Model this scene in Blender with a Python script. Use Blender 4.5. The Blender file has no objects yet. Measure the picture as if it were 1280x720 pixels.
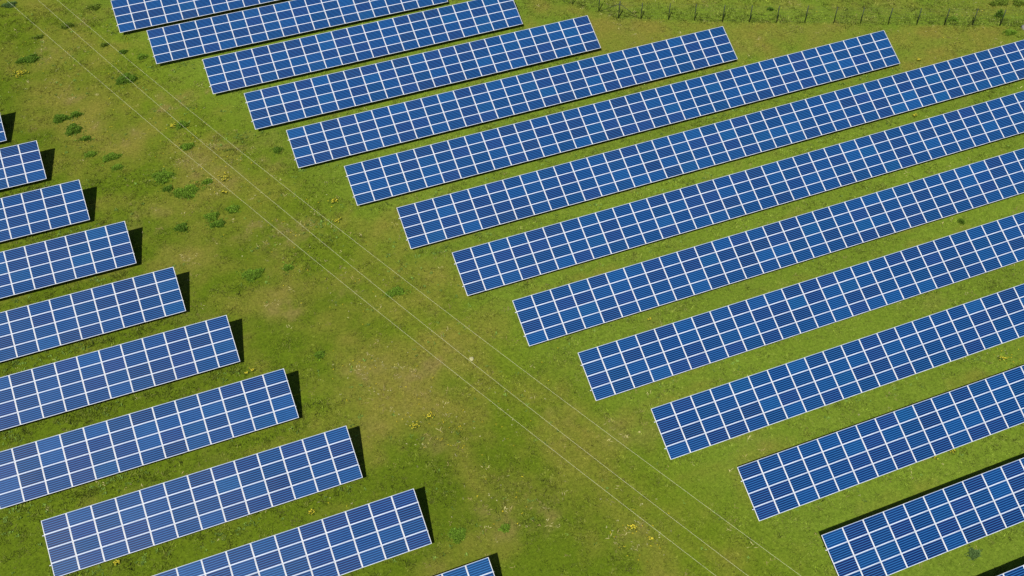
import bpy, math, random
import numpy as np
from mathutils import Matrix, Vector

random.seed(7)
RNG = np.random.default_rng(7)
sc = bpy.context.scene
COL = sc.collection
R = math.radians

# ----------------------------------------------------------------------------- layout (metres)
PW, PH = 1.67, 1.01            # pitch of one panel along the row / up the slope
TILT = R(25.22)
TOP_Z = 2.33                   # height of a row's upper edge above the meadow
CT, ST = math.cos(TILT), math.sin(TILT)
# name: (x of reference end, y of upper edge, dz, slope, sag, columns, reference is the right end)
ROWS = {
 'R1': (-20.963, 48.662, .039, -.033, .001, 18, 0), 'R2': (-18.365, 41.717, .05, -.054, -.061, 19, 0),
 'R3': (-14.026, 34.751, -.018, -.016, .032, 20, 0), 'R4': (-11.415, 27.717, .031, -.081, .057, 22, 0),
 'R5': (-8.991, 20.845, -.06, -.045, .035, 28, 0), 'R6': (-5.362, 14.004, -.127, -.045, .065, 35, 0),
 'R7': (-2.628, 7.002, -.143, .003, .09, 43, 0), 'R8': (0., 0., -.132, .027, .107, 39, 0),
 'R9': (2.677, -7.008, -.08, .127, .041, 34, 0), 'R10': (5.369, -13.972, -.102, .125, .066, 29, 0),
 'R11': (8.218, -20.964, -.085, .126, .062, 25, 0), 'R12': (11.558, -28.013, .065, .062, .041, 22, 0),
 'R13': (14.161, -34.992, .047, .133, .03, 19, 0), 'R14': (17.18, -41.99, .03, .13, .03, 16, 0),
 'L0': (-33.721, 34.806, -.024, 0, 0, 9, 1), 'L1': (-30.841, 27.745, .031, -.024, .001, 10, 1),
 'L2': (-27.92, 20.77, .016, .01, 0, 13, 1), 'L3': (-24.991, 13.709, .146, -.018, .008, 13, 1),
 'L4': (-22.139, 6.853, -.008, .064, -.004, 13, 1), 'L5': (-19.203, -.156, .082, -.046, .017, 13, 1),
 'L6': (-16.311, -7.242, .14, .001, .013, 13, 1), 'L7': (-13.395, -14.193, .147, .019, 0, 13, 1),
 'L8': (-10.505, -21.069, -.02, .096, -.008, 13, 1), 'L9': (-7.581, -28.078, .006, .054, -.003, 13, 1),
}
ROW_LABEL = {
 'R1': 'solar row cut by the top edge, uppermost of the right-hand block',
 'R2': 'solar row of nineteen columns, second from the top of the right-hand block',
 'R3': 'solar row of twenty columns, third from the top of the right-hand block',
 'R4': 'solar row of twenty-two columns with its right end facing the fence corner',
 'R5': 'solar row of twenty-eight columns, fifth from the top of the right-hand block',
 'R6': 'solar row of thirty-five columns, the longest with both ends in view',
 'R7': 'solar row leaving the right edge near its top, just below the thirty-five-column row',
 'R8': 'eighth solar row from the top of the right-hand block, thirty-four columns showing',
 'R9': 'ninth solar row from the top of the right-hand block, twenty-nine columns showing',
 'R10': 'tenth solar row from the top of the right-hand block, twenty-four columns showing',
 'R11': 'eleventh solar row from the top of the right-hand block, nineteen columns showing',
 'R12': 'solar row of fourteen visible columns, thin dark shadow behind its upper edge',
 'R13': 'solar row with the broad black shadow along its upper edge at bottom right',
 'R14': 'solar row of which only two columns show in the bottom right corner',
 'L0': 'solar row at the left edge showing barely one column, uppermost of the left-hand block',
 'L1': 'solar row at the left edge showing two columns, second of the left-hand block',
 'L2': 'solar row showing about four columns, third from the top of the left-hand block',
 'L3': 'solar row showing about six columns, fourth from the top of the left-hand block',
 'L4': 'solar row showing about eight columns, fifth from the top of the left-hand block',
 'L5': 'solar row showing about ten columns, sixth from the top of the left-hand block',
 'L6': 'solar row of twelve visible columns, second above the one whose left end shows less cropped',
 'L7': 'solar row of thirteen columns whose left end stands clear in the bottom left corner',
 'L8': 'solar row cut by the bottom edge below the thirteen-column row of the left-hand block',
 'L9': 'solar row of which only a tip of two columns shows at the bottom edge',
}
ROW_LABEL['L6'] = 'solar row of twelve visible columns, directly above the thirteen-column row at lower left'

CAM = (-21.230866, -64.428973, 68.442075 + TOP_Z)
CR = ((.9268740, -.3752724, .0086711), (-.2696130, -.6816263, -.6802165), (.2611769, .6281371, -.7329600))
FPX = 1422.34
SUN_D = Vector((1.18003, 1.33946, -2.32954)).normalized()

def project(P):
    c = (np.asarray(P, float) - np.array(CAM)) @ np.array(CR).T
    return np.stack([640 + FPX * c[:, 0] / c[:, 2], 360 + FPX * c[:, 1] / c[:, 2]], 1)

def row_dz(k, u):
    x, y, z, a, b, n, right = ROWS[k]
    s = u / 20.
    return z + a * s + b * s * s

# ----------------------------------------------------------------------------- noise and ground shape
_lat = np.random.default_rng(3).random((256, 256))
def vnoise(x, y, size, seed=0):
    x = np.asarray(x, float) / size + seed * 17.31; y = np.asarray(y, float) / size + seed * 9.77
    xi = np.floor(x).astype(int); yi = np.floor(y).astype(int)
    fx = x - xi; fy = y - yi
    fx = fx * fx * (3 - 2 * fx); fy = fy * fy * (3 - 2 * fy)
    g = lambda i, j: _lat[(xi + i) & 255, (yi + j) & 255]
    return (g(0, 0) * (1 - fx) + g(1, 0) * fx) * (1 - fy) + (g(0, 1) * (1 - fx) + g(1, 1) * fx) * fy
def fbm(x, y, size, seed=0, octv=4):
    s = 0.; a = 1.; t = 0.
    for o in range(octv):
        s = s + a * vnoise(x, y, size / 2 ** o, seed + o); t += a; a *= .55
    return s / t
def sstep(a, b, x):
    t = np.clip((x - a) / (b - a), 0, 1); return t * t * (3 - 2 * t)

_gs = []
for k, (x, y, z, a, b, n, right) in ROWS.items():
    for u in range(0, n + 1, 3):
        uu = u - n if right else u
        _gs.append((x + uu * PW, y - 1.85, row_dz(k, uu)))
_gs = np.array(_gs)
def ground_z(x, y):
    x = np.asarray(x, float); y = np.asarray(y, float); sh = x.shape
    x = x.ravel(); y = y.ravel(); num = np.zeros_like(x); den = np.full_like(x, .6)
    near = (x > -90) & (x < 110) & (y > -75) & (y < 85)
    idx = np.where(near)[0]
    for c in np.array_split(idx, max(1, len(idx) // 20000)):
        d2 = (x[c, None] - _gs[None, :, 0]) ** 2 + (y[c, None] - _gs[None, :, 1]) ** 2
        w = np.exp(-d2 / 50.)
        num[c] = w @ _gs[:, 2]; den[c] += w.sum(1)
    return (num / den).reshape(sh)
_gx = np.arange(-100, 120.1, 2.); _gy = np.arange(-80, 90.1, 2.)
_gg = ground_z(*np.meshgrid(_gx, _gy, indexing='ij'))
def gz(x, y):                                  # quick bilinear lookup of the meadow's height
    x = np.asarray(x, float); y = np.asarray(y, float)
    fx = np.clip((x + 100) / 2., 0, len(_gx) - 1.001); fy = np.clip((y + 80) / 2., 0, len(_gy) - 1.001)
    i = fx.astype(int); j = fy.astype(int); fx = fx - i; fy = fy - j
    return (_gg[i, j] * (1 - fx) + _gg[i + 1, j] * fx) * (1 - fy) + (_gg[i, j + 1] * (1 - fx) + _gg[i + 1, j + 1] * fx) * fy

# ----------------------------------------------------------------------------- what grows where
BARE = [(-10.46, -8.27, 2.6, 1.5, .75), (-4.31, -9.66, 2.4, 1.6, .8), (-17.76, 31.39, 2.4, .8, .9), (-15.8, 32.6, 2., .7, .9),
        (-14.78, .91, 2.2, 2., .7), (-4.24, -24.1, 2.8, 2.2, .6), (52.78, 19.3, 2.4, .8, .7), (-26.0, 31.8, 2.2, 1.6, .5),
        (-15.68, 18.93, 2., 2., .55), (-11.6, 9.2, 3., 2.6, .5), (-18.3, 22.5, 2.5, 2.2, .5), (-20.9, 10.2, 2., 2., .5),
        (-23.9, 15.5, 2.2, 2., .4), (3.6, -29.4, 2.2, 1.4, .55), (-7.5, -16.3, 2.2, 1.6, .45), (1.5, -35., 2.4, 1.6, .45),
        (-28.5, 45., 3., 2.5, .4), (-24, 50.5, 2.5, 2, .4), (45, 20.3, 3, 1, .35), (6.0, -21.5, 2.5, 2, .35), (-9.0, 1.5, 2, 1.8, .35)]
LUSH = [(-32.3, 50.5, 2.6, 4.5, .9), (-13.5, 22., 3., 3., .6), (-9, 13.5, 3, 2, .5), (-7.5, -4.5, 2.6, 2, .55), (-15.5, 9.8, 2.6, 2, .4),
        (-22.3, 21.8, 2.5, 1.8, .5), (-10.5, -16, 3, 2, .4), (-1.5, -18, 3, 2.5, .4), (22, 32, 3, 1.2, .6), (25, 30.8, 4, 1.2, .6)]
def corridor(x, y):
    d = (x - (-9.7 - .41 * y)) / 6.8
    return np.exp(-d ** 4)
FENCE = [(15.9, 44.9), (18., 42.6), (20.08, 40.29), (22.1, 38.05), (24.2, 35.7), (26.28, 33.37), (28.36, 31.06), (29.8, 29.09), (32.02, 28.1), (34.78, 26.91),
         (37.35, 25.74), (40.1, 24.46), (42.77, 23.3), (45.5, 22.16), (48.34, 21.0), (51.2, 19.75), (53.85, 18.55), (56.6, 17.36),
         (59.46, 16.15), (62.19, 14.95), (64.95, 13.76), (67.7, 12.6), (70.4, 11.4), (73.1, 10.2), (75.8, 9.0)]
_fa = np.array(FENCE)
def fence_dist(x, y):                          # signed: positive beyond the fence
    x = np.asarray(x, float); y = np.asarray(y, float)
    best = np.full(x.shape, 1e9); sign = np.ones(x.shape)
    for i in range(len(_fa) - 1):
        a, b = _fa[i], _fa[i + 1]; e = b - a; L = np.hypot(*e)
        t = np.clip(((x - a[0]) * e[0] + (y - a[1]) * e[1]) / L ** 2, 0, 1)
        d = np.hypot(x - a[0] - t * e[0], y - a[1] - t * e[1])
        s = np.sign(e[0] * (y - a[1]) - e[1] * (x - a[0]))
        m = d < best; best = np.where(m, d, best); sign = np.where(m, s, sign)
    return best * sign
def drip(x, y):                                # strip in front of the rows' lower edges
    out = np.zeros(np.shape(x))
    for k, (rx, ry, z, a, b, n, right) in ROWS.items():
        x0, x1 = (rx - n * PW, rx) if right else (rx, rx + n * PW)
        yl = ry - 4 * PH * CT
        m = np.exp(-((y - (yl - .35)) / .55) ** 2) * sstep(x0 - 1.2, x0 + .3, x) * (1 - sstep(x1 - .3, x1 + 1., x))
        out = np.maximum(out, m)
    return out
def fields(x, y):
    n1 = fbm(x, y, 7., 1); n2 = fbm(x, y, 2.4, 5); n3 = fbm(x, y, 11., 9)
    fd = fence_dist(x, y)
    far = sstep(14, 26, x) * sstep(9, 17, y + .42 * (x - 40)) * (fd < 0)
    co = corridor(x, y)
    dry = .12 + .34 * co + .5 * far + 1.3 * (n1 - .5) + 1.5 * (n2 - .5)
    dry = dry - .10 * sstep(4, 14, x) * (1 - far)
    dry = dry + np.where(fd > 0, .18, 0) - .65 * np.exp(-((fd - .9) / 1.1) ** 2)
    bare = 1.5 * sstep(.60, .78, fbm(x, y, 4.2, 21)) * (.25 * co + .1)
    wob = fbm(x, y, 1.3, 31) - .5
    for (bx, by, rx, ry, s) in BARE:
        e = ((x - bx) / rx) ** 2 + ((y - by) / ry) ** 2
        bare = np.maximum(bare, (.72 * s) * np.exp(-np.maximum(e + 2.6 * wob, 0) * 1.5))
    for (bx, by, rx, ry, s) in LUSH:
        e = ((x - bx) / rx) ** 2 + ((y - by) / ry) ** 2
        dry = dry - s * np.exp(-np.maximum(e + 2. * wob, 0))
    bare = bare * (.2 + 1.15 * sstep(.40, .64, fbm(x, y, .9, 35)))
    dry = dry - .5 * drip(x, y)
    left = 1 - sstep(-3.5, 4.5, x + .41 * y + 9.7)        # the left block's own deeper green
    right = sstep(3, 13, x + .41 * y + 9.7)
    return np.clip(dry, 0, 1), np.clip(bare, 0, 1), left, right, n3
C_GREEN = np.array((.081, .113, .0070)); C_LEFT = np.array((.062, .092, .0050)); C_RIGHT = np.array((.095, .139, .0145))
C_DRY = np.array((.128, .120, .0200)); C_BARE = np.array((.142, .113, .036))
def meadow_color(x, y):
    dry, bare, left, right, n3 = fields(x, y)
    g = C_GREEN + (C_LEFT - C_GREEN) * left[..., None] * .8 + (C_RIGHT - C_GREEN) * right[..., None] * .85
    g = g * (.86 + .28 * n3[..., None])
    c = g + (C_DRY - g) * dry[..., None]
    return c + (C_BARE - c) * bare[..., None], dry, bare

# ----------------------------------------------------------------------------- helpers
def tag(o, label=None, cat=None, group=None, kind=None):
    if label: o['label'] = label
    if cat: o['category'] = cat
    if group: o['group'] = group
    if kind: o['kind'] = kind
    return o
def link(name, me, parent=None):
    o = bpy.data.objects.new(name, me); COL.objects.link(o)
    if parent is not None: o.parent = parent
    return o
def empty(name, loc):
    o = bpy.data.objects.new(name, None); o.location = loc; o.empty_display_size = .3; COL.objects.link(o); return o
def mesh_np(name, V, F, mats, midx=None, smooth=False):
    """F: int array (n, 3) or (n, 4)"""
    me = bpy.data.meshes.new(name); V = np.asarray(V, np.float32); F = np.asarray(F, np.int32); k = F.shape[1]
    me.vertices.add(len(V)); me.vertices.foreach_set('co', V.ravel())
    me.loops.add(F.size); me.loops.foreach_set('vertex_index', F.ravel())
    me.polygons.add(len(F)); me.polygons.foreach_set('loop_start', np.arange(0, F.size, k, dtype=np.int32))
    me.polygons.foreach_set('loop_total', np.full(len(F), k, np.int32))
    for m in mats: me.materials.append(m)
    if midx is not None: me.polygons.foreach_set('material_index', np.asarray(midx, np.int32))
    if smooth: me.polygons.foreach_set('use_smooth', np.ones(len(F), bool))
    me.update(calc_edges=True); return me
def vcolor(me, C, name='tone', domain='POINT'):
    a = me.attributes.new(name, 'FLOAT_COLOR', domain)
    C = np.asarray(C, np.float32); C4 = np.ones((len(C), 4), np.float32); C4[:, :3] = C[:, :3]
    a.data.foreach_set('color', C4.ravel())
QUADS = np.array([(0, 3, 2, 1), (4, 5, 6, 7), (0, 1, 5, 4), (1, 2, 6, 5), (2, 3, 7, 6), (3, 0, 4, 7)])
class MB:
    def __init__(s): s.v = []; s.f = []; s.n = 0
    def box8(s, P):
        s.v.append(np.asarray(P, float)); s.f.append(QUADS + s.n); s.n += 8
    def box(s, a, b):
        (x0, y0, z0), (x1, y1, z1) = a, b
        s.box8([(x0, y0, z0), (x1, y0, z0), (x1, y1, z0), (x0, y1, z0), (x0, y0, z1), (x1, y0, z1), (x1, y1, z1), (x0, y1, z1)])
    def bar(s, p, q, w, h, up=(0, 0, 1)):
        p = Vector(p); q = Vector(q); d = (q - p).normalized(); u = Vector(up)
        if abs(d.dot(u)) > .98: u = Vector((0, 1, 0))
        sx = d.cross(u).normalized() * (w / 2); sz = sx.cross(d).normalized() * (h / 2)
        s.box8([tuple(c) for c in (p - sx - sz, p + sx - sz, q + sx - sz, q - sx - sz, p - sx + sz, p + sx + sz, q + sx + sz, q - sx + sz)])
    def tube(s, pts, r, k=6):
        pts = [Vector(p) for p in pts]; base = s.n; vs = []
        for i, p in enumerate(pts):
            d = (pts[min(i + 1, len(pts) - 1)] - pts[max(i - 1, 0)]).normalized()
            u = Vector((0, 0, 1)) if abs(d.z) < .95 else Vector((1, 0, 0))
            a = d.cross(u).normalized(); b = a.cross(d)
            for j in range(k):
                t = 2 * math.pi * j / k; vs.append(tuple(p + (a * math.cos(t) + b * math.sin(t)) * r))
        fs = []
        for i in range(len(pts) - 1):
            for j in range(k):
                j2 = (j + 1) % k; fs.append((base + i * k + j, base + i * k + j2, base + (i + 1) * k + j2, base + (i + 1) * k + j))
        s.v.append(np.array(vs)); s.f.append(np.array(fs)); s.n += len(vs)
    def build(s, name, mat): return mesh_np(name, np.concatenate(s.v), np.concatenate(s.f), [mat])

# ----------------------------------------------------------------------------- materials
def new_mat(name):
    m = bpy.data.materials.new(name); m.use_nodes = True; nt = m.node_tree; nt.nodes.clear()
    out = nt.nodes.new('ShaderNodeOutputMaterial'); b = nt.nodes.new('ShaderNodeBsdfPrincipled')
    nt.links.new(b.outputs[0], out.inputs[0]); return m, nt, b
def N(nt, t, **kw):
    n = nt.nodes.new(t)
    for k, v in kw.items(): setattr(n, k, v)
    return n
def math_(nt, op, a, b=None):
    n = N(nt, 'ShaderNodeMath', operation=op)
    for i, v in enumerate((a, b)):
        if v is None: continue
        if isinstance(v, (int, float)): n.inputs[i].default_value = v
        else: nt.links.new(v, n.inputs[i])
    return n.outputs[0]
def mixc(nt, fac, a, b, mode='MIX'):
    n = N(nt, 'ShaderNodeMix', data_type='RGBA', blend_type=mode)
    for s, v in ((n.inputs['Factor'], fac), (n.inputs[6], a), (n.inputs[7], b)):
        if isinstance(v, (int, float)): s.default_value = v
        elif isinstance(v, tuple): s.default_value = (*v, 1)
        else: nt.links.new(v, s)
    return n.outputs[2]
def noise(nt, vec, scale, detail=3., rough=.6):
    n = N(nt, 'ShaderNodeTexNoise'); n.inputs['Scale'].default_value = scale; n.inputs['Detail'].default_value = detail
    n.inputs['Roughness'].default_value = rough; nt.links.new(vec, n.inputs['Vector']); return n.outputs['Fac']
def ramp(nt, x, a, b, lo=0., hi=1.):
    n = N(nt, 'ShaderNodeMapRange'); n.inputs[1].default_value = a; n.inputs[2].default_value = b
    n.inputs[3].default_value = lo; n.inputs[4].default_value = hi; nt.links.new(x, n.inputs[0]); return n.outputs[0]

def mat_ground():
    m, nt, b = new_mat('meadow_soil_and_turf')
    geo = N(nt, 'ShaderNodeNewGeometry'); pos = geo.outputs['Position']
    at = N(nt, 'ShaderNodeAttribute', attribute_name='tone')
    c = at.outputs['Color']
    f1 = noise(nt, pos, .8, 6, .72); f2 = noise(nt, pos, 2.6, 6, .8); f3 = noise(nt, pos, 6., 5, .8)
    c = mixc(nt, ramp(nt, f1, .3, .7, 0., .55), c, mixc(nt, 1., c, (.78, .92, .62), 'MULTIPLY'))
    c = mixc(nt, ramp(nt, f2, .52, .72, 0., .6), c, mixc(nt, 1., c, (1.45, 1.3, 1.6), 'MULTIPLY'))
    c = mixc(nt, ramp(nt, f3, .5, .3, 0., .75), c, mixc(nt, 1., c, (.45, .5, .4), 'MULTIPLY'))
    gr = noise(nt, pos, 4.2, 7, .85)
    c = mixc(nt, 1., c, mixc(nt, ramp(nt, gr, .34, .66), (.62, .64, .6), (1.4, 1.36, 1.4)), 'MULTIPLY')
    nt.links.new(c, b.inputs['Base Color']); b.inputs['Roughness'].default_value = 1.; b.inputs['Specular IOR Level'].default_value = .05
    h = math_(nt, 'ADD', math_(nt, 'MULTIPLY', f2, .6), math_(nt, 'MULTIPLY', f3, .25))
    bp = N(nt, 'ShaderNodeBump'); bp.inputs['Strength'].default_value = .7; bp.inputs['Distance'].default_value = .12
    nt.links.new(h, bp.inputs['Height']); nt.links.new(bp.outputs[0], b.inputs['Normal'])
    return m
def mat_leafy(name, gain=1., rough=.8, transl=.3):
    m, nt, b = new_mat(name)
    at = N(nt, 'ShaderNodeAttribute', attribute_name='tone'); c = at.outputs['Color']
    b.inputs['Roughness'].default_value = rough; b.inputs['Specular IOR Level'].default_value = .12
    nt.links.new(c, b.inputs['Base Color'])
    tr = N(nt, 'ShaderNodeBsdfTranslucent'); nt.links.new(mixc(nt, 1., c, (1.15, 1.2, .6), 'MULTIPLY'), tr.inputs['Color'])
    mx = N(nt, 'ShaderNodeMixShader'); mx.inputs[0].default_value = transl
    nt.links.new(b.outputs[0], mx.inputs[1]); nt.links.new(tr.outputs[0], mx.inputs[2])
    nt.links.new(mx.outputs[0], [n for n in nt.nodes if n.type == 'OUTPUT_MATERIAL'][0].inputs[0])
    return m
def mat_flat(name, col, rough=.5, metal=0., spec=.4, var=.12, vs=9.):
    m, nt, b = new_mat(name)
    geo = N(nt, 'ShaderNodeNewGeometry'); f = noise(nt, geo.outputs['Position'], vs, 3)
    c = mixc(nt, ramp(nt, f, .3, .7), tuple(x * (1 - var) for x in col), tuple(x * (1 + var) for x in col))
    nt.links.new(c, b.inputs['Base Color']); b.inputs['Roughness'].default_value = rough; b.inputs['Metallic'].default_value = metal
    b.inputs['Specular IOR Level'].default_value = spec; return m
def mat_cells():
    m, nt, b = new_mat('blue_polycrystalline_cells')
    at = N(nt, 'ShaderNodeAttribute', attribute_name='tone'); c = at.outputs['Color']
    uv = N(nt, 'ShaderNodeUVMap', uv_map='UVMap'); sp = N(nt, 'ShaderNodeSeparateXYZ'); nt.links.new(uv.outputs[0], sp.inputs[0])
    u, v = sp.outputs[0], sp.outputs[1]
    fu = math_(nt, 'FRACT', u); fv = math_(nt, 'FRACT', v)
    du = math_(nt, 'ABSOLUTE', math_(nt, 'SUBTRACT', fu, .5)); dv = math_(nt, 'ABSOLUTE', math_(nt, 'SUBTRACT', fv, .5))
    # every cell its own crystal shade
    fl = N(nt, 'ShaderNodeVectorMath', operation='FLOOR'); nt.links.new(uv.outputs[0], fl.inputs[0])
    geo = N(nt, 'ShaderNodeNewGeometry')
    wn = N(nt, 'ShaderNodeTexWhiteNoise', noise_dimensions='4D'); nt.links.new(fl.outputs[0], wn.inputs['Vector']); nt.links.new(at.outputs['Alpha'], wn.inputs['W'])
    c = mixc(nt, 1., c, mixc(nt, wn.outputs['Value'], (.90, .91, .93), (1.10, 1.09, 1.07)), 'MULTIPLY')
    cr = noise(nt, geo.outputs['Position'], 38., 2)
    c = mixc(nt, 1., c, mixc(nt, cr, (.82, .82, .86), (1.18, 1.18, 1.14)), 'MULTIPLY')
    # thin silver ribbons along the row, pale gaps between the cells
    bus = math_(nt, 'GREATER_THAN', math_(nt, 'ABSOLUTE', math_(nt, 'SUBTRACT', math_(nt, 'FRACT', math_(nt, 'MULTIPLY', fv, 2.)), .5)), 10.)
    gapv = ramp(nt, dv, .30, .46); gapu = ramp(nt, du, .465, .488)
    c = mixc(nt, math_(nt, 'MULTIPLY', gapv, .78), c, (.024, .125, .320))
    c = mixc(nt, math_(nt, 'MULTIPLY', gapu, .05), c, (.05, .15, .34))
    # dark seat along the cell middle
    nt.links.new(c, b.inputs['Base Color'])
    dust = noise(nt, geo.outputs['Position'], .35, 4, .6)
    nt.links.new(ramp(nt, dust, .3, .7, .34, .44), b.inputs['Roughness']); b.inputs['IOR'].default_value = 1.45; b.inputs['Specular IOR Level'].default_value = .19
    return m
M_GROUND = mat_ground(); M_GRASS = mat_leafy('grass_blades'); M_WEED = mat_leafy('weed_leaves', transl=.2)
M_CELL = mat_cells()
M_FRAME = mat_flat('anodised_aluminium_frame', (.43, .44, .46), .38, .0, .5, .04, 3.)
M_BACK = mat_flat('white_backsheet', (.55, .55, .55), .6)
M_STEEL = mat_flat('galvanised_steel', (.42, .43, .44), .5, .35)
M_FENCE = mat_flat('dark_green_fence_paint', (.010, .018, .009), .6)
M_NET = mat_flat('grey_green_fence_wire', (.05, .07, .035), .6)
M_WIRE = mat_flat('bright_aluminium_conductor', (.50, .49, .33), .5, .0, .5, .05)
M_PETAL = mat_flat('yellow_petals', (.52, .44, .03), .7, 0, .2, .18, 30.)
M_STONE = mat_flat('pale_limestone', (.27, .26, .13), .9, 0, .1, .2, 12.)
M_GREY = mat_flat('grey_fieldstone', (.13, .13, .12), .9, 0, .1, .25, 6.)

# ----------------------------------------------------------------------------- ground
def axis(lo, hi, step, far):
    mid = list(np.arange(lo, hi + .01, step)); a = []; d = step; x = lo
    while x > -far: d *= 1.35; x -= d; a.append(x)
    b = []; d = step; x = hi
    while x < far: d *= 1.35; x += d; b.append(x)
    return np.array(a[::-1] + mid + b)
ax, ay = axis(-48, 84, .4, 2500), axis(-50, 68, .4, 2500)
GX, GY = np.meshgrid(ax, ay, indexing='ij'); GH = gz(GX, GY) * (np.abs(GX) < 130) * (np.abs(GY) < 110)
inner = (GX > -49) & (GX < 85) & (GY > -51) & (GY < 69)
GH = GH + inner * (.07 * (fbm(GX, GY, 3., 41) - .5))
gc, _, _ = meadow_color(GX, GY)
nx, ny = len(ax), len(ay)
I = np.arange(nx * ny).reshape(nx, ny)
F = np.stack([I[:-1, :-1], I[1:, :-1], I[1:, 1:], I[:-1, 1:]], -1).reshape(-1, 4)
gme = mesh_np('ground', np.stack([GX, GY, GH], -1).reshape(-1, 3), F, [M_GROUND], smooth=True)
vcolor(gme, gc.reshape(-1, 3))
tag(link('ground', gme), kind='structure')

# ----------------------------------------------------------------------------- solar panels
LX, LY = 1.664, 1.004          # outer size of a panel
FU, FV, FD = .044, .028, .045   # frame faces and depth
def panel_parts(ox=0., oy=0.):
    """glass slab (12 verts worth) in panel space: x along the row, y up the slope, z off the glass"""
    x0, x1, y0, y1 = -LX / 2 + FU, LX / 2 - FU, -LY / 2 + FV, LY / 2 - FV
    V = [(x0, y0, -.006), (x1, y0, -.006), (x1, y1, -.006), (x0, y1, -.006), (x0, y0, -.03), (x1, y0, -.03), (x1, y1, -.03), (x0, y1, -.03)]
    return np.array(V), np.array([(0, 1, 2, 3), (7, 6, 5, 4)])
def frame_geo():
    X, Y, x, y = LX / 2, LY / 2, LX / 2 - FU, LY / 2 - FV
    V = []
    for z in (0, -FD):
        V += [(-X, -Y, z), (X, -Y, z), (X, Y, z), (-X, Y, z), (-x, -y, z), (x, -y, z), (x, y, z), (-x, y, z)]
    F = []
    for i in range(4):
        j = (i + 1) % 4
        F += [(i, j, 4 + j, 4 + i), (8 + j, 8 + i, 12 + i, 12 + j), (i + 8, j + 8, j, i), (4 + i, 4 + j, 12 + j, 12 + i)]
    return np.array(V), np.array(F)
PV, PF = panel_parts(); FVX, FFX = frame_geo()
def tint():
    t = random.random()
    if t < .20: c = (.0042, .0125, .078)        # violet
    elif t < .36: c = (.0015, .032, .122)       # lighter, towards cyan
    elif t < .42: c = (.0040, .0110, .064)
    else: c = (.0010, .0180, .088)
    k = .75 * random.uniform(.84, 1.16); return (c[0] * k * random.uniform(.8, 1.25), c[1] * k * random.uniform(.88, 1.12), c[2] * k)
def panel_mesh(name, mats4, tints):
    n = len(mats4); V = np.empty((n * 8, 3)); Fs = np.empty((n * 2, 4), int); mi = np.tile([0, 1], n)
    for i, Mx in enumerate(mats4):
        A = np.array(Mx); V[i * 8:i * 8 + 8] = PV @ A[:3, :3].T + A[:3, 3]; Fs[i * 2:i * 2 + 2] = PF + i * 8
    me = mesh_np(name, V, Fs, [M_CELL, M_BACK], mi)
    uv = me.uv_layers.new(name='UVMap')
    one = np.array([(-.12, -.1), (10.12, -.1), (10.12, 6.1), (-.12, 6.1)] * 2, np.float32)
    uv.data.foreach_set('uv', np.tile(one, (n, 1)).ravel())
    a = me.attributes.new('tone', 'FLOAT_COLOR', 'FACE')
    C = np.ones((n * 2, 4), np.float32)
    for i, t in enumerate(tints): C[i * 2:i * 2 + 2, :3] = t; C[i * 2:i * 2 + 2, 3] = random.random() * 50
    a.data.foreach_set('color', C.ravel()); return me
ID4 = Matrix.Identity(4)
VARIANTS = [panel_mesh('solar_panel', [ID4], [tint()]) for _ in range(60)]
FRAME_ME = mesh_np('panel_frame', FVX, FFX, [M_FRAME])

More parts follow.
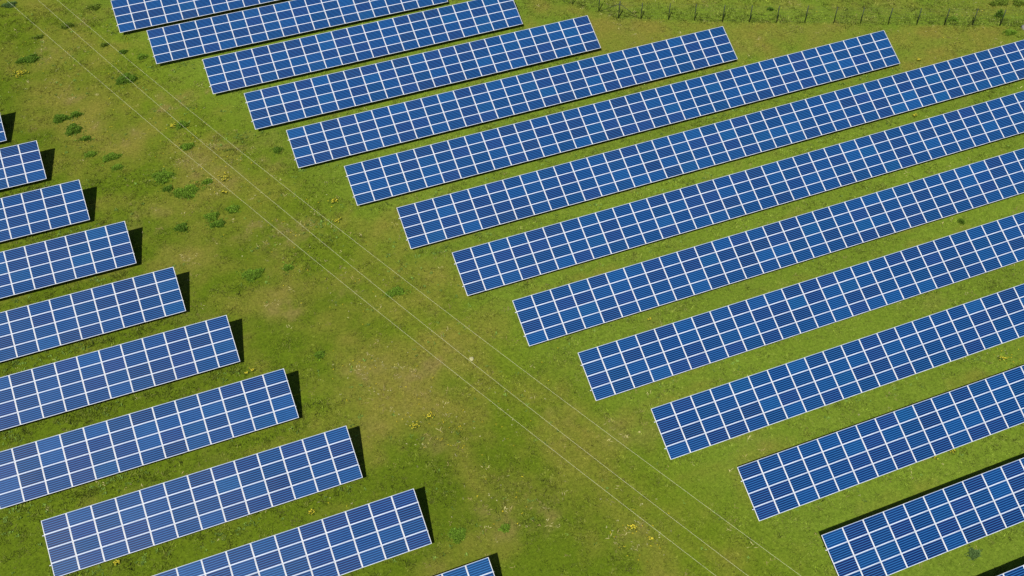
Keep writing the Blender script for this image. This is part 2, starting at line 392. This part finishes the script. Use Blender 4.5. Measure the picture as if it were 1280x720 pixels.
post_cache = {}
def build_row(k):
    x, y, z, a, b, n, right = ROWS[k]
    xl = x - n * PW if right else x
    u0 = -n if right else 0
    xc = xl + n * PW / 2; yc = y - 2 * PH * CT
    base = Vector((xc, yc, float(gz(xc, yc))))
    root = empty('solar_table', base)
    tag(root, ROW_LABEL[k], 'solar array', 'solar rows of the right-hand block' if k[0] == 'R' else 'solar rows of the left-hand block')
    def edge(u, v, drop=0.):          # point on the glass plane; u counts columns from the left end, v rows from the top
        uu = u0 + u
        return Vector((xl + u * PW, y - v * PH * CT - drop * ST, TOP_Z + row_dz(k, uu) - v * PH * ST - drop * CT))
    cells = []
    for c in range(n):
        p0, p1 = edge(c, 0), edge(c + 1, 0)
        ex = (p1 - p0).normalized(); ey = Vector((0, CT, ST)); ez = ex.cross(ey).normalized(); ey = ez.cross(ex)
        for r in range(4):
            p = (edge(c, r + .5) + edge(c + 1, r + .5)) / 2
            jz = random.uniform(-.003, .003)
            Mx = Matrix(((ex.x, ey.x, ez.x, p.x - base.x), (ex.y, ey.y, ez.y, p.y - base.y), (ex.z, ey.z, ez.z, p.z - base.z + jz), (0, 0, 0, 1)))
            sx, sy = project([p])[0]
            inside = -12 < sx < 1292 and -10 < sy < 730
            depth = (Vector(CAM) - p).length
            cells.append((not inside, depth, Mx))
    order = sorted(range(len(cells)), key=lambda i: (cells[i][0], cells[i][1]))
    ind = set(order[:100]); rest = []
    for i, (outside, dep, Mx) in enumerate(cells):
        if i in ind:
            if outside and len(cells) > 100: rest.append(Mx); continue
            o = link('solar_panel', random.choice(VARIANTS), root); o.matrix_local = Mx
            f = link('panel_frame', FRAME_ME, o)
        else: rest.append(Mx)
    if rest:
        o = link('solar_panels', panel_mesh('solar_panels', rest, [tint() for _ in rest]), root); o['kind'] = 'stuff'
        V = np.concatenate([FVX @ np.array(Mx)[:3, :3].T + np.array(Mx)[:3, 3] for Mx in rest])
        Fq = np.concatenate([FFX + i * len(FVX) for i in range(len(rest))])
        f = link('panel_frames', mesh_np('panel_frames', V, Fq, [M_FRAME]), o); f['kind'] = 'stuff'
    # rails, rafters and posts under the glass
    for v in (.96, 3.04):
        mb = MB(); pts = [edge(-.075, v, .078)] + [edge(c, v, .078) for c in range(0, n + 1)] + [edge(n + .02, v, .078)]
        for p, q in zip(pts[:-1], pts[1:]): mb.bar(p - base, q - base, .07, .07, (0, -ST, CT))
        link('rail', mb.build('rail', M_STEEL), root)
    nr = max(2, round(n / 3))
    for i in range(nr):
        u = .6 + (n - 1.2) * i / (nr - 1)
        mb = MB(); mb.bar(edge(u, .35, .155) - base, edge(u, 3.7, .155) - base, .06, .08, (0, -ST, CT))
        link('rafter', mb.build('rafter', M_STEEL), root)
        for v in (.9, 2.9):
            t = edge(u, v, .2); g = float(gz(t.x, t.y)) - .25
            mb = MB(); mb.bar(Vector((t.x, t.y, g)) - base, t - base, .10, .06)
            link('post', mb.build('post', M_STEEL), root)
for k in ROWS: build_row(k)

# ----------------------------------------------------------------------------- fence
froot = empty('wire_fence', (FENCE[7][0], FENCE[7][1], float(gz(*FENCE[7]))))
tag(froot, 'dark post and wire fence with a braced corner beyond the panel rows', 'fence')
fb = froot.location.copy(); FH = 2.1
def fp(i, h): return Vector((FENCE[i][0], FENCE[i][1], float(gz(*FENCE[i])) + h)) - fb
for i in range(len(FENCE)):
    mb = MB(); lean = Vector((random.uniform(-.05, .05), random.uniform(-.05, .05), 0))
    w = .08 if i == 7 else .064
    mb.bar(fp(i, -.3), fp(i, FH + (.1 if i == 7 else random.uniform(-.04, .06))) + lean, w, w)
    link('fence_post', mb.build('fence_post', M_FENCE), froot)
for i, j in ((7, 6), (7, 8)):
    mb = MB(); mb.bar(fp(i, 1.85), fp(j, .12) * .93 + fp(i, .12) * .07, .04, .04); link('corner_brace', mb.build('corner_brace', M_FENCE), froot)
mb = MB()
for h in (.15, .5, .9, 1.3, 1.7, 2.02):
    for i in range(len(FENCE) - 1): mb.bar(fp(i, h), fp(i + 1, h), .005, .005)
for i in range(len(FENCE) - 1):
    for t in np.arange(.02, 1., .08): 
        a = fp(i, .1).lerp(fp(i + 1, .1), t); c = fp(i, 2.02).lerp(fp(i + 1, 2.02), t); mb.bar(a, c, .003, .003)
link('wire_netting', mb.build('wire_netting', M_NET), froot)

# ----------------------------------------------------------------------------- overhead wires
phi = -.401; D = Vector((math.sin(phi), math.cos(phi), 0)); NN = Vector((D.y, -D.x, 0))
for (o_, z_, a_, b_, c_, lab) in ((-12.369, 9., -.292, 1.798, -.091, 'thin pale overhead wire, left one of three crossing the open meadow'),
                                   (-10.775, 9., .614, 2.141, -.018, 'thin pale overhead wire, middle one of three crossing the open meadow'),
                                   (-8.909, 9., -.392, 1.799, .162, 'thin pale overhead wire, right one of three crossing the open meadow')):
    pts = []
    for t in np.linspace(-75, 85, 81):
        s = max(-1., min(1.1, t / 50)); e = (t / 50 - s)
        h = z_ + a_ * s + b_ * s * s + c_ * s ** 3 + e * (a_ + 2 * b_ * s)
        p = NN * o_ + D * t; pts.append((p.x, p.y, h))
    org = Vector(pts[40]); mb = MB(); mb.tube([Vector(p) - org for p in pts], .0056, 6)
    w = link('power_line', mb.build('power_line', M_WIRE)); w.location = org
    tag(w, lab, 'power line', 'overhead wires above the meadow')

# ----------------------------------------------------------------------------- grass, weeds and flowers
def leaves(cx, cy, cz, n_per, length, width, spread, cols, rng, tri=True, lift=(.25, .9), curl=.35):
    """n_per pointed blades at each centre; returns verts, faces, colours"""
    m = len(cx); tot = m * n_per
    bx = np.repeat(cx, n_per) + rng.normal(0, 1, tot) * np.repeat(spread, n_per)
    by = np.repeat(cy, n_per) + rng.normal(0, 1, tot) * np.repeat(spread, n_per)
    bz = np.repeat(cz, n_per)
    az = rng.uniform(0, 2 * np.pi, tot); el = rng.uniform(lift[0], lift[1], tot)
    L = np.repeat(length, n_per) * rng.uniform(.6, 1.3, tot); Wd = np.repeat(width, n_per) * rng.uniform(.7, 1.3, tot)
    dx, dy, dz = np.cos(az) * np.cos(el), np.sin(az) * np.cos(el), np.sin(el)
    px, py = -np.sin(az), np.cos(az)
    A = np.stack([bx - px * Wd * .5, by - py * Wd * .5, bz], 1); B = np.stack([bx + px * Wd * .5, by + py * Wd * .5, bz], 1)
    T = np.stack([bx + dx * L, by + dy * L, bz + dz * L * (1 - curl * .3)], 1)
    if tri:
        V = np.stack([A, B, T], 1).reshape(-1, 3); Fc = np.arange(tot * 3).reshape(-1, 3)
        Cc = np.repeat(np.repeat(cols, n_per, 0) * rng.uniform(.8, 1.2, (tot, 1)), 3, 0)
    else:
        M1 = np.stack([bx + dx * L * .5 - px * Wd * .5, by + dy * L * .5 - py * Wd * .5, bz + dz * L * .6], 1)
        M2 = np.stack([bx + dx * L * .5 + px * Wd * .5, by + dy * L * .5 + py * Wd * .5, bz + dz * L * .6], 1)
        S = np.stack([bx, by, bz], 1)
        V = np.stack([S, M2, T, M1], 1).reshape(-1, 3); Fc = np.arange(tot * 4).reshape(-1, 4)
        Cc = np.repeat(np.repeat(cols, n_per, 0) * rng.uniform(.78, 1.22, (tot, 1)), 4, 0)
    return V, Fc, Cc
def in_view(x, y, mx=90, my=70):
    p = project(np.stack([x, y, np.zeros_like(x)], 1)); return (p[:, 0] > -mx) & (p[:, 0] < 1280 + mx) & (p[:, 1] > -my) & (p[:, 1] < 720 + my)
def under_rows(x, y):
    out = np.zeros(len(x), bool)
    for k, (rx, ry, z, a, b, n, right) in ROWS.items():
        x0, x1 = (rx - n * PW, rx) if right else (rx, rx + n * PW)
        out |= (x > x0 + .5) & (x < x1 - .2) & (y < ry + .2) & (y > ry - 3.2)
    return out
NT = 330000
x = RNG.uniform(-46, 82, NT); y = RNG.uniform(-48, 66, NT)
keep = in_view(x, y) & ~under_rows(x, y); x, y = x[keep], y[keep]
mc, dry, bare = meadow_color(x, y)
clump = fbm(x, y, .9, 51, 3)
keep = RNG.random(len(x)) < np.clip((1.1 - 1.1 * bare) * (.35 + 1.1 * sstep(.38, .62, clump)), .05, 1)
x, y, mc, dry, bare, clump = x[keep], y[keep], mc[keep], dry[keep], bare[keep], clump[keep]
dr = drip(x, y); fd = fence_dist(x, y); ff = np.exp(-((fd - .4) / .9) ** 2)
lft = 1 - sstep(-4, 8, x + .41 * y + 9.7)
tall = .06 + .07 * sstep(.45, .7, clump) * (1 - dry) + .10 * dr * (.25 + .75 * lft) * RNG.random(len(x)) + .07 * ff + .04 * (fd > 0)
j = RNG.normal(0, 1, (len(x), 1))
gcol = mc * (1.15 + .34 * j) * (.72 + .56 * fbm(x, y, .55, 57, 3))[:, None] * np.array((1, 1, .95)) + RNG.random((len(x), 1)) ** 7 * np.array((.09, .08, .03))
gcol = np.clip(gcol * (1 - .10 * (dr * lft)[:, None]), .002, 1)
V, Fc, Cc = leaves(x, y, gz(x, y) - .01, 5, tall * 1.8, .04 + tall * .26, .05 + tall * .35, gcol, RNG)
me = mesh_np('meadow_grass', V, Fc, [M_GRASS]); vcolor(me, Cc)
tag(link('meadow_grass', me), 'short rough olive and green grass growing all over the meadow', 'grass', kind='stuff')
print('grass tufts', len(x))

# broad-leaved low weeds along the drip lines and around the row ends
nw = 60000
x = RNG.uniform(-46, 60, nw); y = RNG.uniform(-48, 62, nw); keep = in_view(x, y) & ~under_rows(x, y); x, y = x[keep], y[keep]
dr = drip(x, y); leftish = 1 - sstep(-6, 10, x + .41 * y + 9.7); upper = sstep(-6, 8, y)
patch = sstep(.5, .66, fbm(x, y, 2.2, 61))
edge_r = np.exp(-((x + .41 * y + 3.2) / 2.6) ** 2) * upper
prob = patch * (dr * (.25 + .75 * np.maximum(leftish, upper * .8)) + .55 * edge_r + .06 * corridor(x, y) + .05 * leftish)
keep = RNG.random(len(x)) < prob; x, y = x[keep], y[keep]
wc = np.array((.100, .168, .028)) * RNG.uniform(.6, 1.35, (len(x), 1))
V, Fc, Cc = leaves(x, y, gz(x, y), 7, RNG.uniform(.12, .24, len(x)), RNG.uniform(.06, .1, len(x)), np.full(len(x), .05), wc, RNG, False, (.2, 1.1))
me = mesh_np('low_weeds', V, Fc, [M_WEED]); vcolor(me, Cc)
tag(link('low_weeds', me), 'leafy green low weeds sprinkled along the lower edges of the rows', 'weeds', kind='stuff')

# pale dry stems in the bare and dry patches
nd = 90000
x = RNG.uniform(-46, 82, nd); y = RNG.uniform(-48, 66, nd); keep = in_view(x, y) & ~under_rows(x, y); x, y = x[keep], y[keep]
_, dry, bare = meadow_color(x, y)
keep = RNG.random(len(x)) < np.clip(1.1 * bare + .16 * sstep(.45, 1., dry) * corridor(x, y) + .04, 0, 1) * sstep(.44, .62, fbm(x, y, 1.6, 71)) ; x, y = x[keep], y[keep]
sc_ = np.where(RNG.random((len(x), 1)) < .6, np.array([(.27, .225, .085)]), np.array([(.42, .38, .17)])) * RNG.uniform(.6, 1.25, (len(x), 1))
V, Fc, Cc = leaves(x, y, gz(x, y) + .02, 4, RNG.uniform(.14, .36, len(x)), np.full(len(x), .04), np.full(len(x), .1), sc_, RNG, False, (.05, .5))
me = mesh_np('dry_stems', V, Fc, [M_GRASS]); vcolor(me, Cc)
tag(link('dry_stems', me), 'pale dry straw lying in the thin brownish patches of the meadow', 'dry grass', kind='stuff')

# tiny meadow flowers
FLZ = [(-31.6, 42.3, 2.6, 50), (-15.7, 18.9, 2., 60), (-12., 9.5, 2.6, 45), (-7., -14.5, 1.8, 55), (3.6, -29.2, 1.2, 45), (-18.5, 25.5, 3., 55), (-26.5, 32, 2.2, 35),
       (-10, -8, 1.6, 40), (-4.6, -23, 1.6, 25), (40., 14., 12., 60), (60, 12.5, 8, 50), (68.5, 16.5, 2.2, 60), (-1.5, -16, 3., 30), (-24, 45, 4, 40), (38, -25.2, 1., 25), (25, -32, 3, 20), (-16, -20, 2, 20), (-9.5, 2., 3, 30)]
fx = np.concatenate([RNG.normal(a, s, n) for a, b_, s, n in FLZ]); fy = np.concatenate([RNG.normal(b_, s, n) for a, b_, s, n in FLZ])
keep = ~under_rows(fx, fy); fx, fy = fx[keep], fy[keep]
fc = np.where(RNG.random((len(fx), 1)) < .5, np.array([(.46, .38, .02)]), np.array([(.42, .40, .20)])) * RNG.uniform(.5, 1.1, (len(fx), 1))
V, Fc, Cc = leaves(fx, fy, gz(fx, fy) + .1, 5, np.full(len(fx), .055), np.full(len(fx), .05), np.full(len(fx), .025), fc, RNG, False, (0, .5))
me = mesh_np('meadow_flowers', V, Fc, [M_WEED]); vcolor(me, Cc)
tag(link('meadow_flowers', me), 'tiny yellow and cream flowers sprinkled through the grass', 'flowers', kind='stuff')

# single clumps one can point at:  (x, y, width, depth, height, colour, label)
DK, BR, BL, OL = (.054, .106, .008), (.074, .136, .010), (.054, .098, .026), (.074, .112, .011)
CLUMPS = [
 (-31.34, 55.56, 1.5, 1.0, .5, BL, 'dark bluish weed clump in the top left corner of the meadow'),
 (-22.8, 51.74, 1.3, 1.1, .5, OL, 'olive weed clump near the uppermost row, close to the top edge'),
 (-26.01, 49.24, 1.4, 1.1, .5, OL, 'dull green weed clump between the middle and right wires near the top'),
 (-30.47, 44.51, 2.3, 1.3, .5, DK, 'long dark weed clump just above the large yellow flower patch'),
 (-21.65, 37.4, 2.2, 1.5, .7, DK, 'large dark green weed clump standing alone under the middle wire'),
 (-29.1, 48.24, 1.0, .6, .3, OL, 'small flat weed clump left of the left wire near the top'),
 (-22.8, 44.23, .8, .6, .35, OL, 'small weed clump by the right wire, left of the second row'),
 (-21.21, 42.24, .8, .6, .35, DK, 'small weed clump between the right wire and the second right-hand row'),
 (-28.62, 33.36, 1.5, 1.3, .55, DK, 'round weed clump, leftmost of a tight group of four'),
 (-27.69, 31.15, 1.5, 1.6, .6, DK, 'tall round weed clump, biggest of a tight group of four'),
 (-27.16, 33.45, .9, .8, .4, DK, 'small weed clump, topmost of a tight group of four'),
 (-26.8, 29.37, 1.0, .6, .3, DK, 'flat weed clump, lowest of a tight group of four'),
 (-26.67, 26.8, 1.1, .7, .3, BR, 'soft green weed clump, leftmost of three right of the third left-hand row'),
 (-24.94, 25.68, 1.7, 1.1, .35, BR, 'wide soft green weed clump, middle of three above the third left-hand row'),
 (-24.6, 24.02, 1.0, .7, .3, BR, 'small soft green weed clump, lowest of three above the third left-hand row'),
 (-17.77, 28.04, 1.2, 1.0, .5, BR, 'weed clump with a yellow flower patch at its left side'),
 (-20.96, 21.13, 1.9, 1.7, .35, BR, 'broad soft weed clump left of the left wire'),
 (-17.97, 24.64, 1.3, .9, .4, BR, 'weed clump beside the left wire, under the one with yellow flowers'),
 (-19.3, 18.23, 2.4, 1.6, .4, BR, 'widest bright green weed clump, in the middle left of the meadow'),
 (-20.78, 19.29, .9, .7, .35, DK, 'small dark weed clump at the upper left of the widest bright clump'),
 (-15.85, 14.46, 1.1, 1.0, .4, BR, 'weed clump under the left wire, right of a pair of weed clumps'),
 (-20.65, 13.68, 1.1, 1.0, .55, DK, 'dark round weed clump right of the fourth left-hand row'),
 (-17.81, 14.11, 1.2, 1.1, .4, BR, 'upper left one of a touching pair of weed clumps'),
 (-17.51, 12.99, 1.4, .8, .4, DK, 'darker lower right one of a touching pair of weed clumps'),
 (-17.24, 18.95, .9, .6, .3, BR, 'small weed clump beside the straw coloured flower patch'),
 (-16.07, 5.76, 1.8, 1.3, .3, BR, 'slanting bright green clump right of the fifth left-hand row'),
 (-13.06, 5.49, .8, .7, .3, BR, 'small bright green clump right of the slanting clump'),
 (-8.52, -24.43, 1.2, 1.1, .35, BR, 'round bright green clump just above the lowest left-hand row tip'),
 (-5.23, -25.19, .6, .5, .25, BR, 'tiny green clump right of the round bright one near the bottom'),
 (-5.36, -.58, 1.7, .9, .25, BR, 'flat bright green clump left of the eighth right-hand row'),
 (24.44, -39.29, .8, .7, .35, BL, 'blue-green leafy rosette between the two lowest right-hand rows'),
 (-10.08, 21.03, .8, .8, .4, DK, 'dark leafy clump left of the fifth right-hand row'),
 (68.72, 14.08, .8, .7, 1.2, DK, 'upright dark shrub at the right end of the fence'),
 (70.6, 16.3, 2.6, 1.2, .5, OL, 'wide olive brush clump near the top right corner beyond the fence'),
 (72.6, 15.4, 1.6, 1.2, .6, OL, 'olive brush clump in the very top right corner'),
 (63.66, 15.4, 1.1, .8, .55, BR, 'low green shrub behind the fence, next to the upright shrub'),
 (67.8, 11.05, 1.3, .9, .5, BR, 'green clump in front of the fence near the right edge'),
 (46.16, 24.53, .6, .5, .45, DK, 'small dark clump beyond the middle of the fence'),
 (-13.13, -5.01, .7, .7, .3, BR, 'small green clump above the end of the seventh left-hand row'),
 (-19.49, 40.66, 1.0, .8, .35, BR, 'leafy green clump left of the end of the second right-hand row'),
 (44.55, -11.26, .4, .5, .35, DK, 'tiny dark clump between the ninth and tenth right-hand rows'),
]
def clump_mesh(name, w, d, h, col, rng):
    n = int(130 + 260 * w * d); th = rng.uniform(0, 2 * np.pi, n); rr = np.where(rng.random(n) < .8, np.sqrt(rng.random(n)), np.abs(rng.normal(0, .85, n)))
    lob = 1 + .22 * np.sin(th * 3 + rng.uniform(0, 6)) + .16 * np.sin(th * 5 + rng.uniform(0, 6))
    h = h * (.42 if h < .75 else .75); w = w * .88; d = d * .88; px = np.cos(th) * rr * w / 2 * lob; py = np.sin(th) * rr * d / 2 * lob
    pz = h * np.sqrt(np.clip(1 - rr ** 2, 0, 1)) * rng.uniform(.35, .95, n)
    c = np.array(col) * (.75 + .55 * rng.random((n, 1))) * np.where(rng.random((n, 1)) < .12, 1.6, 1.)
    V, Fc, Cc = leaves(px, py, pz, 4, rng.uniform(.10, .2, n) * (1 + .5 * (h > 1)), rng.uniform(.045, .085, n), np.full(n, .04), c, rng, False, (.1, 1.2))
    me = mesh_np(name, V, Fc, [M_WEED]); vcolor(me, Cc); return me
for (cx, cy, w, d, h, col, lab) in CLUMPS:
    shrub = 'shrub' in lab
    o = link('shrub' if shrub else 'weed_clump', clump_mesh('weed_clump', w, d, h, col, RNG)); o.location = (cx, cy, float(gz(cx, cy)))
    tag(o, lab, 'shrub' if shrub else 'weed', None if shrub else 'weed clumps in the meadow')
# flower patches: leaves and blossoms
FL = [
 (-31.61, 42.3, 1.4, 60, 'largest yellow flower patch, near the left edge below the long dark clump'),
 (-18.76, 28.17, .6, 22, 'yellow flower patch touching a weed clump left of the fourth right-hand row'),
 (-15.68, 18.93, .9, 26, 'straw yellow flower patch between the left and middle wires'),
 (-16.12, 16.92, .5, 12, 'small yellow flower patch just below the straw yellow patch'),
 (-7.0, 12.23, .7, 26, 'lime yellow flower patch left of the sixth right-hand row'),
 (-7.48, 9.53, .6, 16, 'paler yellow flower patch below the lime yellow one'),
 (-6.92, -14.04, .5, 18, 'yellow flower patch, upper one of two in the middle of the meadow'),
 (-8.35, -14.45, .5, 18, 'yellow flower patch, lower left one of two in the middle of the meadow'),
 (3.19, -28.47, .45, 26, 'bright yellow flower patch beside the left wire near the bottom'),
 (3.97, -29.82, .4, 10, 'faint yellow flower patch below the bright one near the bottom'),
 (-31.09, -17.86, .35, 16, 'yellow flower patch below the thirteen-column row at bottom left'),
 (-18.57, -4.62, .3, 10, 'yellow flower patch behind the upper edge of the seventh left-hand row, right one'),
 (-19.0, -4.8, .25, 7, 'yellow flower patch behind the upper edge of the seventh left-hand row, left one'),
 (-17.62, -18.84, .45, 14, 'yellow flower patch between the two lowest big left-hand rows'),
 (49.69, 3.04, .4, 14, 'yellow flower patch between the seventh and eighth right-hand rows'),
 (55.57, 10.56, .4, 14, 'yellow flower patch right of the end of the thirty-five-column row'),
 (13.23, -11.32, .25, 7, 'tiny yellow flower patch between the ninth and tenth right-hand rows'),
 (37.63, -25.59, .5, 14, 'yellow flower patch at the right edge between the eleventh and twelfth rows'),
 (28.33, -31.56, .4, 9, 'yellow-green flower patch below the twelfth right-hand row, right one of two'),
 (26.74, -31.55, .3, 7, 'yellow-green flower patch below the twelfth right-hand row, left one of two'),
]
for (cx, cy, w, n, lab) in FL:
    root = empty('flower_patch', (cx, cy, float(gz(cx, cy)))); tag(root, lab, 'flowers', 'yellow flower patches in the meadow')
    n = max(5, int(n * .75)); px, py = RNG.normal(0, w * .3, n), RNG.normal(0, w * .26, n)
    c = np.array([(.06, .1, .01)]) * RNG.uniform(.6, 1.3, (n, 1))
    V, Fc, Cc = leaves(px, py, np.full(n, .02), 5, np.full(n, .2), np.full(n, .05), np.full(n, .05), c, RNG, False, (.4, 1.3))
    me = mesh_np('flower_leaves', V, Fc, [M_WEED]); vcolor(me, Cc); link('leaves', me, root)
    V, Fc, Cc = leaves(px, py, np.full(n, .2) + RNG.uniform(-.04, .06, n), 6, np.full(n, .042), np.full(n, .042), np.full(n, .03), c, RNG, False, (0, .4))
    link('blossoms', mesh_np('blossoms', V, Fc, [M_PETAL]), root)
# two stones
def stone(name, x, y, r, h, mat, lab):
    a = np.linspace(0, 2 * np.pi, 11)[:-1]; rj = r * RNG.uniform(.8, 1.15, 10); V = []
    for f, z in ((1., -.05), (1.05, h * .4), (.8, h * .85), (.35, h)):
        V += [(math.cos(t) * q * f, math.sin(t) * q * f, z) for t, q in zip(a, rj)]
    Fq = [(l * 10 + i, l * 10 + (i + 1) % 10, l * 10 + 10 + (i + 1) % 10, l * 10 + 10 + i) for l in range(3) for i in range(10)]
    Fq += [(30, 31, 32, 33), (30, 33, 34, 35), (30, 35, 36, 37), (30, 37, 38, 39)]
    o = link(name, mesh_np(name, V, np.array(Fq), [mat])); o.location = (x, y, float(gz(x, y))); tag(o, lab, 'stone')
stone('field_stone', -1.92, -9.73, .2, .1, M_STONE, 'pale round stone lying in the grass beside the middle wire')
stone('boulder', 70.0, 11.2, .5, .25, M_GREY, 'grey boulder at the right edge by the end of the fence')

# ----------------------------------------------------------------------------- light, sky, camera
w = bpy.data.worlds.new('World'); sc.world = w; w.use_nodes = True; nt = w.node_tree; nt.nodes.clear()
sky = nt.nodes.new('ShaderNodeTexSky'); sky.sky_type = 'NISHITA'; sky.sun_disc = False
to_sun = -SUN_D
sky.sun_elevation = math.asin(to_sun.z); sky.sun_rotation = math.atan2(to_sun.x, to_sun.y)
sky.air_density = 1.; sky.dust_density = .6; sky.ozone_density = 1.2
bg = nt.nodes.new('ShaderNodeBackground'); bg.inputs['Strength'].default_value = .05
ow = nt.nodes.new('ShaderNodeOutputWorld'); nt.links.new(sky.outputs[0], bg.inputs[0]); nt.links.new(bg.outputs[0], ow.inputs[0])
sl = bpy.data.lights.new('sun', 'SUN'); sl.energy = 4.6; sl.angle = R(.53); sl.color = (1., .955, .88)
so = bpy.data.objects.new('sun', sl); COL.objects.link(so); so.rotation_mode = 'QUATERNION'
so.rotation_quaternion = SUN_D.to_track_quat('-Z', 'Y'); so.location = (0, 0, 90)
cd = bpy.data.cameras.new('camera'); co = bpy.data.objects.new('camera', cd); COL.objects.link(co)
cd.sensor_width = 36; cd.sensor_fit = 'HORIZONTAL'; cd.lens = FPX / 1280 * 36; cd.clip_start = 1; cd.clip_end = 8000
r_, u_, b_ = Vector(CR[0]), -Vector(CR[1]), -Vector(CR[2])
co.matrix_world = Matrix(((r_.x, u_.x, b_.x, CAM[0]), (r_.y, u_.y, b_.y, CAM[1]), (r_.z, u_.z, b_.z, CAM[2]), (0, 0, 0, 1)))
sc.camera = co
vs = sc.view_settings; vs.view_transform = 'Standard'; vs.look = 'None'; vs.exposure = .8; vs.gamma = 1; vs.use_curve_mapping = False
